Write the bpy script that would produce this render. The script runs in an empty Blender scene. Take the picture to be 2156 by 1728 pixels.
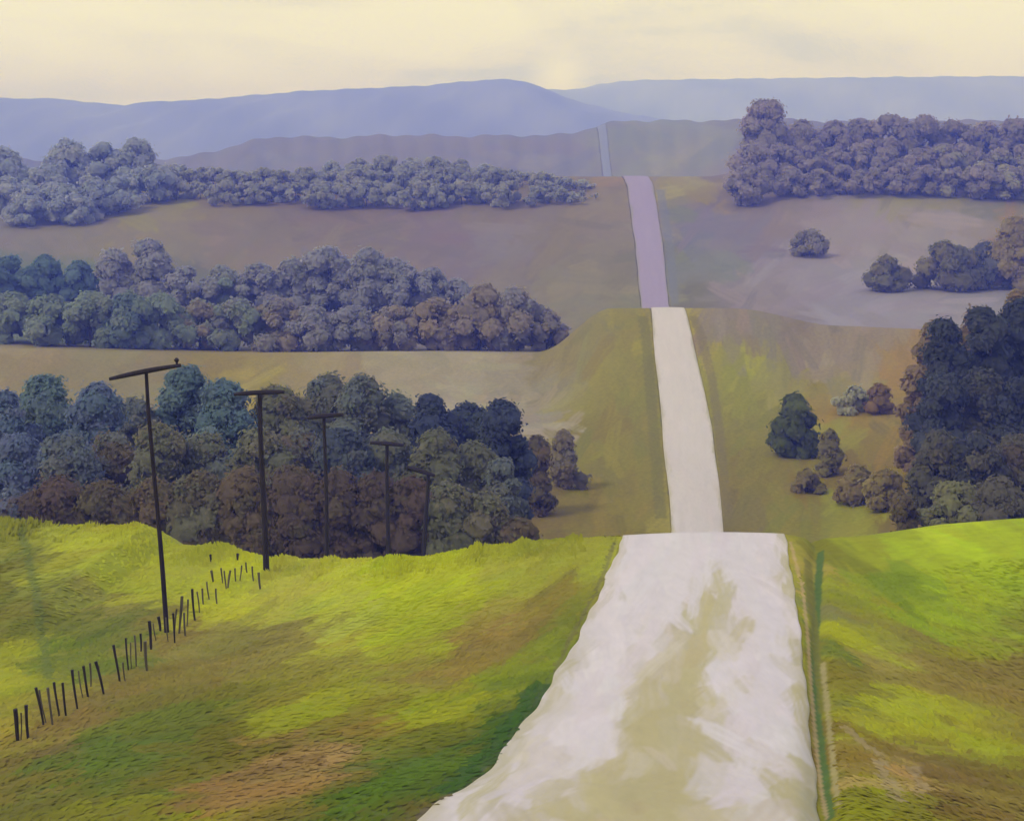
import bpy, math, random
import numpy as np
from mathutils import Vector

random.seed(7)
RNG = np.random.default_rng(7)
sc = bpy.context.scene
COL = sc.collection

# ------------------------------------------------------------------ camera
F, CU, CV, EYE = 3000.0, 1078.0, 864.0, 300.0     # focal length, centre and eye level of a 2156 x 1728 frame
CAMZ = 12.0
cam_data = bpy.data.cameras.new('camera')
cam = bpy.data.objects.new('camera', cam_data)
COL.objects.link(cam)
cam.location = (0, 0, CAMZ)
cam.rotation_euler = (math.radians(90), 0, 0)
cam_data.sensor_width = 36
cam_data.lens = 36 * F / 2156
cam_data.shift_y = -(CV - EYE) / 2156
cam_data.clip_start = 0.5
cam_data.clip_end = 40000
sc.camera = cam

# ------------------------------------------------------------------ sky and sun
SUN_EL, SUN_AZ = math.radians(48), math.radians(-118)   # azimuth from +Y, clockwise
world = bpy.data.worlds.new('World')
sc.world = world
world.use_nodes = True
nt = world.node_tree
nt.nodes.clear()
wo = nt.nodes.new('ShaderNodeOutputWorld')
bg = nt.nodes.new('ShaderNodeBackground')
nt.links.new(bg.outputs[0], wo.inputs[0])
sky = nt.nodes.new('ShaderNodeTexSky')
sky.sky_type = 'NISHITA'
sky.sun_disc = False
sky.sun_elevation = SUN_EL
sky.sun_rotation = SUN_AZ
sky.dust_density = 4
bg.inputs['Strength'].default_value = 0.1
tc = nt.nodes.new('ShaderNodeTexCoord')
mp = nt.nodes.new('ShaderNodeMapping')
mp.inputs['Scale'].default_value = (2.2, 2.2, 9.0)
mp.inputs['Rotation'].default_value = (0.0, 0.25, 0.0)
nt.links.new(tc.outputs['Generated'], mp.inputs[0])
n1 = nt.nodes.new('ShaderNodeTexNoise')
n1.inputs['Scale'].default_value = 1.7
n1.inputs['Detail'].default_value = 5
n1.inputs['Roughness'].default_value = 0.55
n1.inputs['Distortion'].default_value = 0.4
nt.links.new(mp.outputs[0], n1.inputs['Vector'])
cr = nt.nodes.new('ShaderNodeValToRGB')
e = cr.color_ramp.elements
e[0].position = 0.40
e[0].color = (7.7, 7.4, 3.7, 1)
e[1].position = 0.60
e[1].color = (10.9, 10.1, 4.7, 1)
m_ = cr.color_ramp.elements.new(0.5)
m_.color = (9.9, 9.1, 4.2, 1)
nt.links.new(n1.outputs[0], cr.inputs[0])
mix = nt.nodes.new('ShaderNodeMix')
mix.data_type = 'RGBA'
mix.inputs[0].default_value = 0.93           # nearly closed cream cloud cover over the open sky
nt.links.new(sky.outputs[0], mix.inputs[6])
sep = nt.nodes.new('ShaderNodeSeparateXYZ')          # cream cloud low down, whiter and bluer cloud overhead
nt.links.new(tc.outputs['Generated'], sep.inputs[0])
el_ = nt.nodes.new('ShaderNodeMapRange')
el_.inputs['From Min'].default_value = 0.13
el_.inputs['From Max'].default_value = 0.45
nt.links.new(sep.outputs['Z'], el_.inputs[0])
mixh = nt.nodes.new('ShaderNodeMix')
mixh.data_type = 'RGBA'
mixh.inputs[7].default_value = (7.2, 7.5, 11.8, 1)
nt.links.new(el_.outputs[0], mixh.inputs[0])
vd = nt.nodes.new('ShaderNodeVectorMath')             # thin bright break in the cloud above the notch
vd.operation = 'DISTANCE'
vd.inputs[1].default_value = (0.033, 0.998, 0.041)
mps = nt.nodes.new('ShaderNodeVectorMath')
mps.operation = 'NORMALIZE'
nt.links.new(tc.outputs['Generated'], mps.inputs[0])
nt.links.new(mps.outputs[0], vd.inputs[0])
glow = nt.nodes.new('ShaderNodeMapRange')
glow.interpolation_type = 'SMOOTHSTEP'
glow.inputs['From Min'].default_value = 0.0
glow.inputs['From Max'].default_value = 0.03
glow.inputs['To Min'].default_value = 0.8
glow.inputs['To Max'].default_value = 0.0
nt.links.new(vd.outputs['Value'], glow.inputs[0])
mixg = nt.nodes.new('ShaderNodeMix')
mixg.data_type = 'RGBA'
mixg.inputs[7].default_value = (13.2, 12.4, 8.0, 1)
nt.links.new(glow.outputs[0], mixg.inputs[0])
nt.links.new(cr.outputs[0], mixg.inputs[6])
nt.links.new(mixg.outputs[2], mixh.inputs[6])
nt.links.new(mixh.outputs[2], mix.inputs[7])
nt.links.new(mix.outputs[2], bg.inputs[0])

sun_d = bpy.data.lights.new('sun', 'SUN')
sun_d.energy = 1.5
sun_d.angle = math.radians(14)
sun_d.color = (1.0, 0.96, 0.9)
sun = bpy.data.objects.new('sun', sun_d)
COL.objects.link(sun)
sd = Vector((math.sin(SUN_AZ) * math.cos(SUN_EL), math.cos(SUN_AZ) * math.cos(SUN_EL), math.sin(SUN_EL)))
sun.rotation_euler = sd.to_track_quat('Z', 'Y').to_euler()

sc.view_settings.view_transform = 'Standard'
sc.view_settings.look = 'None'
sc.view_settings.exposure = 0.0
sc.view_settings.gamma = 1.0
sc.render.engine = 'CYCLES'
sc.cycles.volume_bounces = 1

# ------------------------------------------------------------------ helpers
KALB = 0.88


def lin(c, k=None):
    k = KALB if k is None else k
    c = np.asarray(c, float) / 255.0
    l = np.where(c <= 0.04045, c / 12.92, ((c + 0.055) / 1.055) ** 2.4)
    return l * k


HAZE_D = 0.0007
HAZE_C = (0.15, 0.21, 1.0)
AIR = np.array([0.40, 0.42, 0.50])


def lin_far(c, dist, k):
    """surface colour of something seen as c through dist metres of the valley air"""
    T = np.exp(-HAZE_D * np.array(HAZE_C) * np.asarray(dist, float)[..., None])
    return np.clip((lin(c, 1.0) - 0.3 * AIR * (1 - T)) / T ** 0.5, 0.006, 0.8) * k


def new_mesh(name, V, Fc, cols=None, mat=None, parent=None, smooth=False):
    """V (n,3) floats, Fc list of faces or (m,k) array, cols (n,3) linear colours per vertex."""
    me = bpy.data.meshes.new(name)
    V = np.asarray(V, np.float32)
    if isinstance(Fc, tuple):                       # several arrays of faces with differing corner counts
        me.vertices.add(len(V))
        me.vertices.foreach_set('co', V.ravel())
        li = np.concatenate([f.ravel() for f in Fc]).astype(np.int32)
        tot = np.concatenate([np.full(len(f), f.shape[1], np.int32) for f in Fc])
        me.loops.add(len(li))
        me.loops.foreach_set('vertex_index', li)
        me.polygons.add(len(tot))
        me.polygons.foreach_set('loop_start', np.concatenate([[0], np.cumsum(tot)[:-1]]).astype(np.int32))
        me.polygons.foreach_set('loop_total', tot)
        me.update(calc_edges=True)
    elif isinstance(Fc, np.ndarray):
        m, k = Fc.shape
        me.vertices.add(len(V))
        me.vertices.foreach_set('co', V.ravel())
        me.loops.add(m * k)
        me.loops.foreach_set('vertex_index', Fc.astype(np.int32).ravel())
        me.polygons.add(m)
        me.polygons.foreach_set('loop_start', np.arange(0, m * k, k, dtype=np.int32))
        me.polygons.foreach_set('loop_total', np.full(m, k, np.int32))
        me.update(calc_edges=True)
        me.validate()
    else:
        me.from_pydata([tuple(v) for v in V], [], Fc)
        me.update()
    if cols is not None:
        a = me.color_attributes.new('tint', 'FLOAT_COLOR', 'POINT')
        c4 = np.ones((len(V), 4), np.float32)
        c4[:, :3] = cols
        a.data.foreach_set('color', c4.ravel())
    if smooth:
        me.polygons.foreach_set('use_smooth', np.ones(len(me.polygons), bool))
    o = bpy.data.objects.new(name, me)
    COL.objects.link(o)
    if mat:
        me.materials.append(mat)
    if parent:
        o.parent = parent
    return o


def empty(name, loc, label, cat, group=None):
    o = bpy.data.objects.new(name, None)
    COL.objects.link(o)
    o.location = loc
    o.empty_display_size = 0.3
    o['label'] = label
    o['category'] = cat
    if group:
        o['group'] = group
    return o


def tint_material(name, noise_scale, amount, bump, rough=0.9, stretch=(1, 1, 1)):
    m = bpy.data.materials.new(name)
    m.use_nodes = True
    t = m.node_tree
    bs = t.nodes['Principled BSDF']
    at = t.nodes.new('ShaderNodeAttribute')
    at.attribute_name = 'tint'
    tc = t.nodes.new('ShaderNodeTexCoord')
    mp = t.nodes.new('ShaderNodeMapping')
    mp.inputs['Scale'].default_value = stretch
    t.links.new(tc.outputs['Object'], mp.inputs[0])
    n = t.nodes.new('ShaderNodeTexNoise')
    n.inputs['Scale'].default_value = noise_scale
    n.inputs['Detail'].default_value = 6
    t.links.new(mp.outputs[0], n.inputs['Vector'])
    mr = t.nodes.new('ShaderNodeMapRange')
    mr.inputs['From Min'].default_value = 0.3
    mr.inputs['From Max'].default_value = 0.7
    mr.inputs['To Min'].default_value = 1 - amount
    mr.inputs['To Max'].default_value = 1 + amount
    t.links.new(n.outputs[0], mr.inputs[0])
    vm = t.nodes.new('ShaderNodeVectorMath')
    vm.operation = 'SCALE'
    t.links.new(at.outputs['Color'], vm.inputs[0])
    t.links.new(mr.outputs[0], vm.inputs['Scale'])
    t.links.new(vm.outputs[0], bs.inputs['Base Color'])
    bs.inputs['Roughness'].default_value = rough
    bs.inputs['Specular IOR Level'].default_value = 0.15
    if bump:
        b = t.nodes.new('ShaderNodeBump')
        b.inputs['Strength'].default_value = bump
        b.inputs['Distance'].default_value = 0.3
        t.links.new(n.outputs[0], b.inputs['Height'])
        t.links.new(b.outputs[0], bs.inputs['Normal'])
    return m


# ------------------------------------------------------------------ terrain
PROF = [(-150, 2), (-60, -4.0), (0, -7.5), (12, -9.2), (24.3, -11.57), (30, -13.2), (38.9, -14.65), (47.7, -15.6),
        (56, -16.35), (60.8, -16.75), (63, -17.4), (70, -20.2), (80, -24), (110, -33.5), (140, -41), (170, -46.2),
        (200, -46.7), (230, -46), (258, -43), (285, -38), (300, -35), (312, -37), (350, -43.5), (400, -45.4),
        (455, -42.5), (520, -37.3), (585, -28.5), (650, -19.5), (720, -17.3), (800, -24), (1000, -46), (1200, -35),
        (1500, 3), (1570, 7), (1750, -5), (2500, -55), (3500, -60), (9000, -60)]
PY = np.array([p[0] for p in PROF], float)
PZ = np.array([p[1] for p in PROF], float)
_fy = np.concatenate([np.arange(-150, 320, 0.25), np.arange(320, 9000, 5)])


def _pchip(x, xs, ys):
    h = np.diff(xs); d = np.diff(ys) / h
    m = np.zeros(len(xs))
    for i in range(1, len(xs) - 1):
        if d[i - 1] * d[i] > 0:
            w1, w2 = 2 * h[i] + h[i - 1], h[i] + 2 * h[i - 1]
            m[i] = (w1 + w2) / (w1 / d[i - 1] + w2 / d[i])
    m[0], m[-1] = d[0], d[-1]
    i = np.clip(np.searchsorted(xs, x) - 1, 0, len(h) - 1)
    t = (x - xs[i]) / h[i]
    return ((1 + 2 * t) * (1 - t) ** 2 * ys[i] + t * (1 - t) ** 2 * h[i] * m[i]
            + t * t * (3 - 2 * t) * ys[i + 1] + t * t * (t - 1) * h[i] * m[i + 1])


_fz = _pchip(_fy, PY, PZ)


def sst(a, b, x):
    t = np.clip((x - a) / (b - a), 0, 1)
    return t * t * (3 - 2 * t)


CREST_U = np.array([-400, 0, 90, 200, 300, 350, 450, 560, 700, 880, 1000, 1130, 1290, 1660, 1720, 1850, 2000, 2156, 2500])
CREST_V = np.array([1090, 1098, 1112, 1112, 1110, 1150, 1152, 1178, 1182, 1176, 1158, 1142, 1130, 1126, 1136, 1126, 1104, 1092, 1085])


def H(x, y):
    """ground height above the datum, world units"""
    x = np.asarray(x, float); y = np.asarray(y, float)
    z = np.interp(y, _fy, _fz)
    ys = np.maximum(y, 20)
    u = CU + F * x / ys
    # crest of the near hill, as a function of position along the brow
    ub = CU + F * x / 60.8
    cv = np.interp(ub, CREST_U, CREST_V)
    z = z - (cv - 1126) / F * 60.8 * sst(34, 56, y) * (1 - sst(66, 100, y))
    # drainage ditch right of the road, on the near hill
    xd = np.interp(y, [24, 36, 61], [5.28, 7.75, 13.0])
    z = z - 0.28 * np.exp(-((x - xd) / 0.33) ** 2) * (1 - sst(62, 75, y)) * sst(10, 20, y)
    # flat field left of the second hill, lower shoulder on its right
    wy = sst(215, 290, y) * (1 - sst(300, 395, y))
    z = z - 9.5 * wy * (1 - sst(1130, 1290, u))
    z = z - 3.5 * wy * sst(1540, 1760, u)
    # rise under the big grove on the right
    z = z + 2.5 * sst(1720, 2000, u) * sst(85, 140, y) * (1 - sst(190, 290, y))
    # ridge carrying the upper right grove
    z = z + 11 * sst(1480, 1680, u) * sst(520, 700, y) * (1 - sst(720, 1000, y))
    wb = sst(1050, 1450, y) * (1 - sst(1650, 2400, y))
    z = z + (17 * sst(1130, 1330, u) - 26 * (1 - sst(330, 620, u)) + 1.1 * np.sin(u * 0.05) + 0.8 * np.sin(u * 0.117 + 2)) * wb
    # gentle undulation
    z = z + 0.12 * np.sin(x * 0.31 + y * 0.13) * sst(5, 40, np.abs(x - 7)) * (1 - sst(100, 200, y))
    z = z + (np.sin(x * 0.045 + 1) + np.sin(x * 0.021 + y * 0.03)) * 0.8 * sst(150, 300, y) * sst(25, 80, np.abs(x - y * 0.1))
    return z + CAMZ


def hit(u, v, y0, y1):
    """first ground point between distances y0 and y1 seen at frame position u, v"""
    ys = np.linspace(y0, y1, 900)
    xs = (u - CU) / F * ys
    zr = CAMZ - (v - EYE) / F * ys
    h = H(xs, ys)
    k = np.nonzero(zr <= h)[0]
    i = k[0] if len(k) else -1
    return xs[i], ys[i], h[i]


# road centre and width by distance
RY = np.array([-100, 0, 24.3, 30, 38.9, 47.7, 60.9, 90, 130, 170, 200, 230, 258, 285, 300, 350, 400, 520, 650, 760, 1050, 1300, 1520, 1640])
RL = np.array([-3000, -1500, 870, 1022, 1160, 1240, 1311, 1355, 1390, 1414, 1404, 1394, 1385, 1375, 1370, 1360, 1350, 1338, 1320, 1306, 1282, 1266, 1258, 1256], float)
RR = np.array([5000, 4000, 1735, 1722, 1700, 1682, 1655, 1590, 1550, 1524, 1512, 1500, 1478, 1456, 1441, 1424, 1408, 1396, 1375, 1358, 1300, 1282, 1274, 1271], float)
_s = np.maximum(RY, 1)
RXL = (RL - CU) / F * _s
RXR = (RR - CU) / F * _s
for i in (0, 1):
    RXL[i] = -1.68 - (24.3 - RY[i]) * 0.14
    RXR[i] = 5.32 - (24.3 - RY[i]) * 0.14


def road_edges(y):
    return np.interp(y, RY, RXL), np.interp(y, RY, RXR)


# ---- rows of the ground grid: even steps as seen while walking over the brow and the slopes
def rows_even_v(y0, y1, n):
    ys = np.linspace(y0, y1, 4000)
    v = EYE - F * np.interp(ys, _fy, _fz) / ys
    s = np.concatenate([[0], np.cumsum(np.abs(np.diff(v)) + 0.02 * np.diff(ys))])
    return np.interp(np.linspace(0, s[-1], n), s, ys)


ROWS = np.concatenate([
    np.linspace(-120, 20, 30)[:-1],
    rows_even_v(20, 61, 250)[:-1],
    np.linspace(61, 168, 90)[:-1],
    rows_even_v(168, 300, 170)[:-1],
    np.linspace(300, 398, 50)[:-1],
    rows_even_v(398, 720, 110)[:-1],
    np.linspace(720, 1650, 70)[:-1],
    np.linspace(1650, 8600, 40)])
SC = np.concatenate([-np.linspace(0.95, 0.42, 30)[:-1], np.linspace(-0.42, 0.42, 900), np.linspace(0.42, 0.95, 30)[1:]])


def width_of(y):
    return np.sqrt(np.maximum(y, 0) ** 2 + 60.0 ** 2)


GY = np.repeat(ROWS[:, None], len(SC), 1)
GX = SC[None, :] * width_of(ROWS)[:, None]
GZ = H(GX, GY)
rl, rr = road_edges(GY)
under = (GX > rl + 0.1) & (GX < rr - 0.1) & (GY < 1610)
GZ_plain = GZ.copy()
GZ = GZ - np.where(under, 0.05 + 0.0012 * np.maximum(GY, 0), 0)

# ---- colours of the ground cover: swatches (u, v, rgb, reach)
NEAR = [
 (30,1130,(134,136,50),60),(20,1300,(118,120,48),60),(30,1400,(150,155,40),50),(20,1560,(150,142,52),40),(15,1650,(112,105,48),60),
 (75,1250,(104,116,48),28),(95,1330,(92,112,44),24),(70,1180,(118,122,56),24),(60,1440,(140,146,40),40),(110,1400,(124,128,52),30),
 (160,1160,(158,164,48),60),(240,1150,(162,168,44),50),(290,1200,(152,160,40),60),(130,1270,(132,132,60),40),(220,1260,(140,134,70),40),
 (170,1350,(92,122,44),50),(250,1320,(104,122,52),40),(300,1270,(128,120,66),45),(350,1330,(134,124,66),40),(330,1260,(132,126,60),40),
 (400,1175,(156,162,54),45),(460,1200,(168,176,34),45),(420,1240,(160,162,48),40),(530,1210,(174,180,42),40),(560,1240,(166,170,60),40),
 (620,1210,(160,164,62),40),(700,1200,(166,176,44),40),(730,1240,(168,172,66),40),(600,1300,(138,128,66),60),(480,1310,(134,126,64),60),
 (560,1360,(132,122,62),50),(430,1390,(128,118,62),50),(700,1330,(158,158,52),50),(660,1400,(140,134,52),50),
 (800,1230,(164,180,8),45),(900,1220,(166,182,10),50),(850,1300,(158,172,10),45),(780,1290,(160,168,30),40),(980,1200,(164,174,22),45),
 (930,1330,(148,154,34),40),(1050,1200,(150,154,48),40),(1130,1190,(148,150,44),40),(1220,1170,(140,144,40),40),(1270,1160,(150,154,44),30),
 (1080,1250,(148,138,56),40),(1150,1240,(132,120,48),40),(1010,1320,(138,120,62),50),(1080,1330,(134,114,58),40),(1000,1290,(140,134,50),35),
 (1210,1230,(128,124,36),30),(1190,1290,(112,124,34),30),(1170,1340,(102,124,28),30),(1130,1390,(112,132,26),30),(1255,1200,(120,122,48),20),
 (1090,1420,(114,134,24),34),(1040,1460,(120,136,26),34),(920,1400,(138,120,56),45),(840,1420,(134,128,50),40),(950,1470,(138,148,16),40),
 (870,1500,(140,152,14),36),(760,1440,(140,142,36),45),(700,1470,(140,150,24),45),(620,1490,(150,160,14),40),(560,1520,(138,146,24),40),
 (640,1430,(126,130,34),40),(550,1430,(116,112,40),50),(450,1470,(110,108,36),50),(370,1430,(120,110,52),50),(300,1440,(124,110,60),45),
 (180,1500,(128,112,62),45),(80,1570,(126,108,66),36),(250,1490,(112,108,50),40),(380,1520,(98,112,38),50),(300,1560,(88,112,40),45),
 (200,1580,(80,112,36),45),(110,1630,(84,112,40),45),(200,1660,(84,110,34),45),(60,1690,(102,106,44),50),(160,1715,(112,112,40),50),
 (300,1640,(94,112,40),40),(280,1710,(122,128,30),50),(400,1600,(106,104,34),50),(480,1570,(102,98,26),45),(400,1710,(128,128,24),50),
 (350,1680,(110,106,40),40),(470,1680,(142,114,66),50),(560,1640,(144,116,70),50),(620,1600,(150,122,80),40),(700,1600,(158,132,90),35),
 (760,1590,(156,132,82),30),(590,1560,(140,116,62),45),(700,1540,(120,112,42),40),(780,1530,(126,104,46),40),(830,1560,(116,112,30),40),
 (660,1680,(134,114,54),40),(560,1715,(124,112,44),40),(900,1560,(104,116,26),40),(960,1530,(128,136,20),36),(1010,1510,(124,140,20),30),
 (860,1610,(76,112,26),40),(780,1650,(70,108,24),45),(700,1710,(74,108,24),50),(820,1690,(84,116,32),35),(920,1650,(70,104,22),40),
 (980,1590,(60,98,26),42),(1060,1530,(62,100,28),34),(1110,1480,(58,96,34),26),(1140,1440,(70,102,36),20),(880,1715,(112,98,54),24),
 (950,1690,(96,88,44),22),(1010,1650,(92,86,40),20),(1080,1560,(120,110,44),16),
 # right of the road
 (1668,1145,(134,134,44),20),(1690,1180,(160,148,66),14),(1700,1240,(190,160,96),10),(1706,1300,(126,120,20),14),(1712,1400,(130,124,34),10),
 (1730,1150,(122,120,26),22),(1750,1190,(122,108,66),22),(1742,1230,(112,110,58),20),(1752,1280,(118,118,76),18),(1728,1330,(86,112,46),14),
 (1780,1160,(128,134,24),25),(1800,1240,(134,144,30),40),(1830,1150,(140,150,20),40),(1900,1150,(146,172,18),40),(1960,1120,(160,182,30),40),
 (2060,1130,(164,186,26),50),(2140,1150,(150,178,20),50),(2020,1200,(148,180,14),50),(1900,1220,(108,140,12),45),(2100,1240,(138,168,20),50),
 (1960,1280,(126,158,12),45),(2060,1310,(132,156,30),50),(2140,1330,(122,132,40),40),(1840,1290,(138,138,34),40),(1790,1330,(150,160,20),30),
 (1830,1350,(156,170,26),25),(1770,1370,(140,146,26),22),(1890,1340,(134,134,54),35),(1960,1370,(128,120,56),40),(2050,1350,(136,146,26),35),
 (2110,1400,(126,112,56),45),(1870,1400,(138,126,64),40),(1950,1430,(132,118,58),45),(2060,1440,(128,114,50),45),(2140,1470,(136,122,62),40),
 (1790,1430,(120,116,34),30),(1850,1480,(142,148,44),35),(1920,1480,(150,158,30),40),(1990,1500,(152,160,30),40),(2080,1510,(140,134,50),45),
 (1800,1500,(132,136,34),30),(1840,1500,(120,118,60),30),(1900,1540,(148,158,26),36),(2000,1560,(150,158,28),36),(2090,1580,(146,156,28),36),
 (2140,1560,(128,118,44),36),(1790,1560,(122,104,34),30),(1850,1560,(150,132,74),26),(1880,1580,(170,148,96),18),(1820,1600,(130,112,50),30),
 (1960,1610,(118,98,58),40),(2060,1640,(112,98,46),45),(1870,1640,(168,144,92),20),(1900,1620,(124,102,52),30),(1940,1650,(164,138,84),18),
 (1800,1660,(120,116,24),30),(1840,1680,(136,140,12),34),(1890,1690,(140,144,14),28),(1800,1715,(130,124,26),30),(1960,1715,(128,126,34),35),
 (2050,1700,(112,92,44),45),(2140,1660,(120,108,46),40),(2140,1720,(132,118,58),40),(1775,1480,(150,136,84),10),(2000,1680,(118,98,50),40)]
MID = [
 (-200,800,(146,134,106),120),(60,775,(136,124,94),60),(250,765,(132,122,96),60),(420,765,(130,116,78),50),(560,775,(146,132,86),50),(520,760,(152,138,74),40),
 (700,760,(146,132,104),50),(850,765,(152,142,122),50),(980,770,(156,146,128),50),(1100,775,(150,140,122),50),(880,800,(142,126,84),40),
 (1000,810,(146,138,76),40),(1120,830,(146,136,126),45),(1150,880,(142,132,120),36),(1200,780,(132,126,86),40),(1190,745,(136,128,104),30),
 (1240,700,(120,112,80),45),(1300,680,(126,118,66),40),(1340,700,(136,126,60),25),(1280,760,(124,116,66),45),(1230,840,(124,116,64),40),
 (1330,800,(122,116,50),45),(1280,900,(116,106,50),45),(1350,900,(120,112,36),30),(1290,960,(118,112,36),50),(1355,1000,(122,112,46),35),
 (1230,1020,(112,102,46),45),(1150,1000,(116,104,66),45),(1150,1080,(112,98,62),50),(1230,1090,(114,102,54),50),(1320,1070,(118,108,50),50),
 (1380,1100,(136,126,60),25),(1060,1100,(100,86,62),40),(1374,760,(132,122,42),14),(1385,900,(126,116,34),14),(1395,1040,(132,122,40),14),
 (1470,680,(140,128,62),16),(1500,760,(140,130,66),16),(1512,900,(130,112,56),14),(1530,1050,(118,106,58),14),
 (1540,660,(126,114,108),40),(1600,690,(126,116,106),50),(1700,700,(124,112,104),60),(1800,700,(128,116,104),60),(1560,720,(122,112,90),40),
 (1900,730,(132,110,74),50),(1700,735,(140,128,110),30),(1570,770,(140,138,50),34),(1550,820,(128,124,50),50),(1560,900,(120,114,42),55),
 (1580,1000,(118,108,48),55),(1560,1090,(112,102,60),45),(1650,790,(130,124,78),45),(1700,800,(128,118,66),45),(1800,780,(132,122,88),45),
 (1740,930,(128,124,50),40),(1780,870,(134,112,62),40),(1880,780,(136,112,68),40),(1870,880,(128,112,66),40),(1700,1010,(116,102,48),45),
 (1800,1000,(112,96,52),45),(1680,1080,(118,112,48),50),(1780,1080,(130,128,50),40),(1850,1060,(134,136,40),30),(1880,980,(124,106,56),40),
 (1900,1080,(112,96,54),40),(2050,900,(92,84,60),120),(2300,900,(92,84,60),90),(600,900,(92,84,66),50),(200,1000,(86,78,62),60),(900,1050,(88,78,60),60),(300,850,(130,118,90),60),(800,870,(130,118,84),50)]
FAR = [
 (-200,500,(126,116,110),150),(0,490,(122,112,112),60),(120,480,(124,114,108),60),(260,465,(142,130,84),36),(360,450,(136,124,84),36),(330,500,(128,116,104),60),
 (470,440,(126,112,96),40),(500,520,(128,114,106),60),(620,460,(122,106,104),60),(640,500,(126,112,106),60),(780,440,(120,104,106),60),
 (800,520,(124,110,108),60),(900,470,(120,104,112),60),(1000,430,(120,106,104),60),(960,560,(122,108,116),60),(1040,510,(128,116,120),50),
 (1080,460,(124,108,106),50),(1150,430,(126,112,106),50),(1260,410,(132,116,104),40),(1200,500,(124,110,100),60),(1270,480,(132,118,110),40),
 (1100,600,(126,114,108),60),(1220,600,(128,118,102),60),(1300,560,(122,112,98),40),(1310,640,(130,122,100),40),(1290,375,(142,118,72),18),
 (1400,380,(142,128,100),26),(1440,390,(150,138,96),26),(1430,440,(122,118,108),20),(1480,410,(140,124,96),26),(1420,540,(118,112,98),20),
 (1500,460,(116,106,118),40),(1460,500,(112,108,122),30),(1560,500,(116,106,116),50),(1500,560,(114,112,108),50),(1480,620,(116,110,100),45),
 (1620,450,(124,110,108),50),(1560,600,(128,116,118),50),(1680,560,(134,122,128),60),(1620,640,(126,114,118),50),(1780,480,(134,120,122),60),
 (1850,440,(132,122,96),40),(1950,430,(130,120,92),50),(2000,470,(136,124,122),50),(1780,620,(134,124,132),60),(1850,560,(138,126,124),50),
 (1950,640,(134,124,130),50),(2080,620,(130,122,128),50),(2150,600,(126,118,120),50),(2120,440,(110,104,92),50),(2150,480,(138,110,60),26),
 (2100,520,(128,104,66),30),(1600,400,(112,100,108),60),(1800,390,(112,100,106),80),(2050,380,(112,104,98),80),(2400,500,(120,112,104),150),
 (100,620,(100,108,100),80),(400,620,(108,106,104),80),(700,640,(110,104,112),80)]
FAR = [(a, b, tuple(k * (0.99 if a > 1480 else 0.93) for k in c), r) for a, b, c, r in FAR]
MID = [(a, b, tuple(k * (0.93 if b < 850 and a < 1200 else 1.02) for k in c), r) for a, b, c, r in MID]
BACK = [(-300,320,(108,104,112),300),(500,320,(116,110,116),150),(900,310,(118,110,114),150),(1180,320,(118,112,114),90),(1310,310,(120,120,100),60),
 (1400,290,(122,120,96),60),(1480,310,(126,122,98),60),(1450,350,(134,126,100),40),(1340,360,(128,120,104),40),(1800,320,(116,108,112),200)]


def soften(c, k):
    g = 0.35 * c[0] + 0.55 * c[1] + 0.1 * c[2]
    c = tuple(a * (1 - k) + g * k for a in c)
    e = max(0.0, c[1] - c[0]) if k > 0 and c[2] < c[0] else 0.0      # dry grass: yellower than it is green
    return (c[0] + 0.20 * e, c[1] - 0.14 * e, c[2])


def swatches(x, y, table, gain=(1, 1, 1), mute=0.0):
    ys = np.maximum(y, 18)
    u = CU + F * x / ys
    v = EYE - F * np.interp(y, _fy, _fz) / ys
    # ragged, interlocking edges between the kinds of ground cover
    wx = 9 * np.sin(x / ys * 260 + 2 * np.sin(v * 0.05)) + 6 * np.sin(x / ys * 610 + v * 0.09)
    wy = 7 * np.sin(v * 0.11 + x / ys * 190) + 4 * np.sin(v * 0.23 - x / ys * 520)
    num = np.zeros(x.shape + (3,)); den = np.full(x.shape, 1e-12)
    for (a, b, c, r) in table:
        d2 = ((u + wx - a) / r) ** 2 + ((v + wy - b) / (r * 0.7)) ** 2
        w = 1.0 / (0.04 + d2) ** 4.5
        num += w[..., None] * lin(soften(c, mute), 1.0); den += w
    L = num / den[..., None]
    T = np.exp(-HAZE_D * np.array(HAZE_C) * ys[..., None])
    return np.clip((L - 0.5 * AIR * (1 - T)) / T ** 0.6, 0.006, 0.8) * KALB * np.array(gain)


def paint(base, n, len_rng, wid_rng, ang, spread, jitter, rng, strength=0.85, pick=None):
    """breaks a colour field up into overlapping flecks of ground cover"""
    R, Cn = base.shape[:2]
    out = base.copy()
    for _ in range(n):
        ci, cj = rng.integers(0, R), rng.integers(0, Cn)
        a = (ang(ci / R, cj / Cn) if callable(ang) else ang) + rng.normal(0, spread)
        L = rng.uniform(*len_rng); W = rng.uniform(*wid_rng)
        r = int(L) + 1
        i0, i1, j0, j1 = max(0, ci - r), min(R, ci + r + 1), max(0, cj - r), min(Cn, cj + r + 1)
        ii, jj = np.mgrid[i0:i1, j0:j1]
        di, dj = (ii - ci) * 1.0, (jj - cj) * 1.0
        p = (dj * math.cos(a) + di * math.sin(a)) / L
        q = (-dj * math.sin(a) + di * math.cos(a)) / W
        ph = rng.uniform(0, 6.28)
        d = p ** 4 + q * q + 0.18 * np.sin(p * 5 + q * 7 + ph)
        al = np.clip((1 - d) * 2.2, 0, 1) * strength * (0.78 + 0.22 * np.sin(q * 9 + ph))
        col = base[ci, cj] * (1 + rng.normal(0, jitter)) * (1 + rng.normal(0, jitter * 0.35, 3))
        out[i0:i1, j0:j1] = out[i0:i1, j0:j1] * (1 - al[..., None]) + np.clip(col, 0.004, 1) * al[..., None]
    return out


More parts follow.
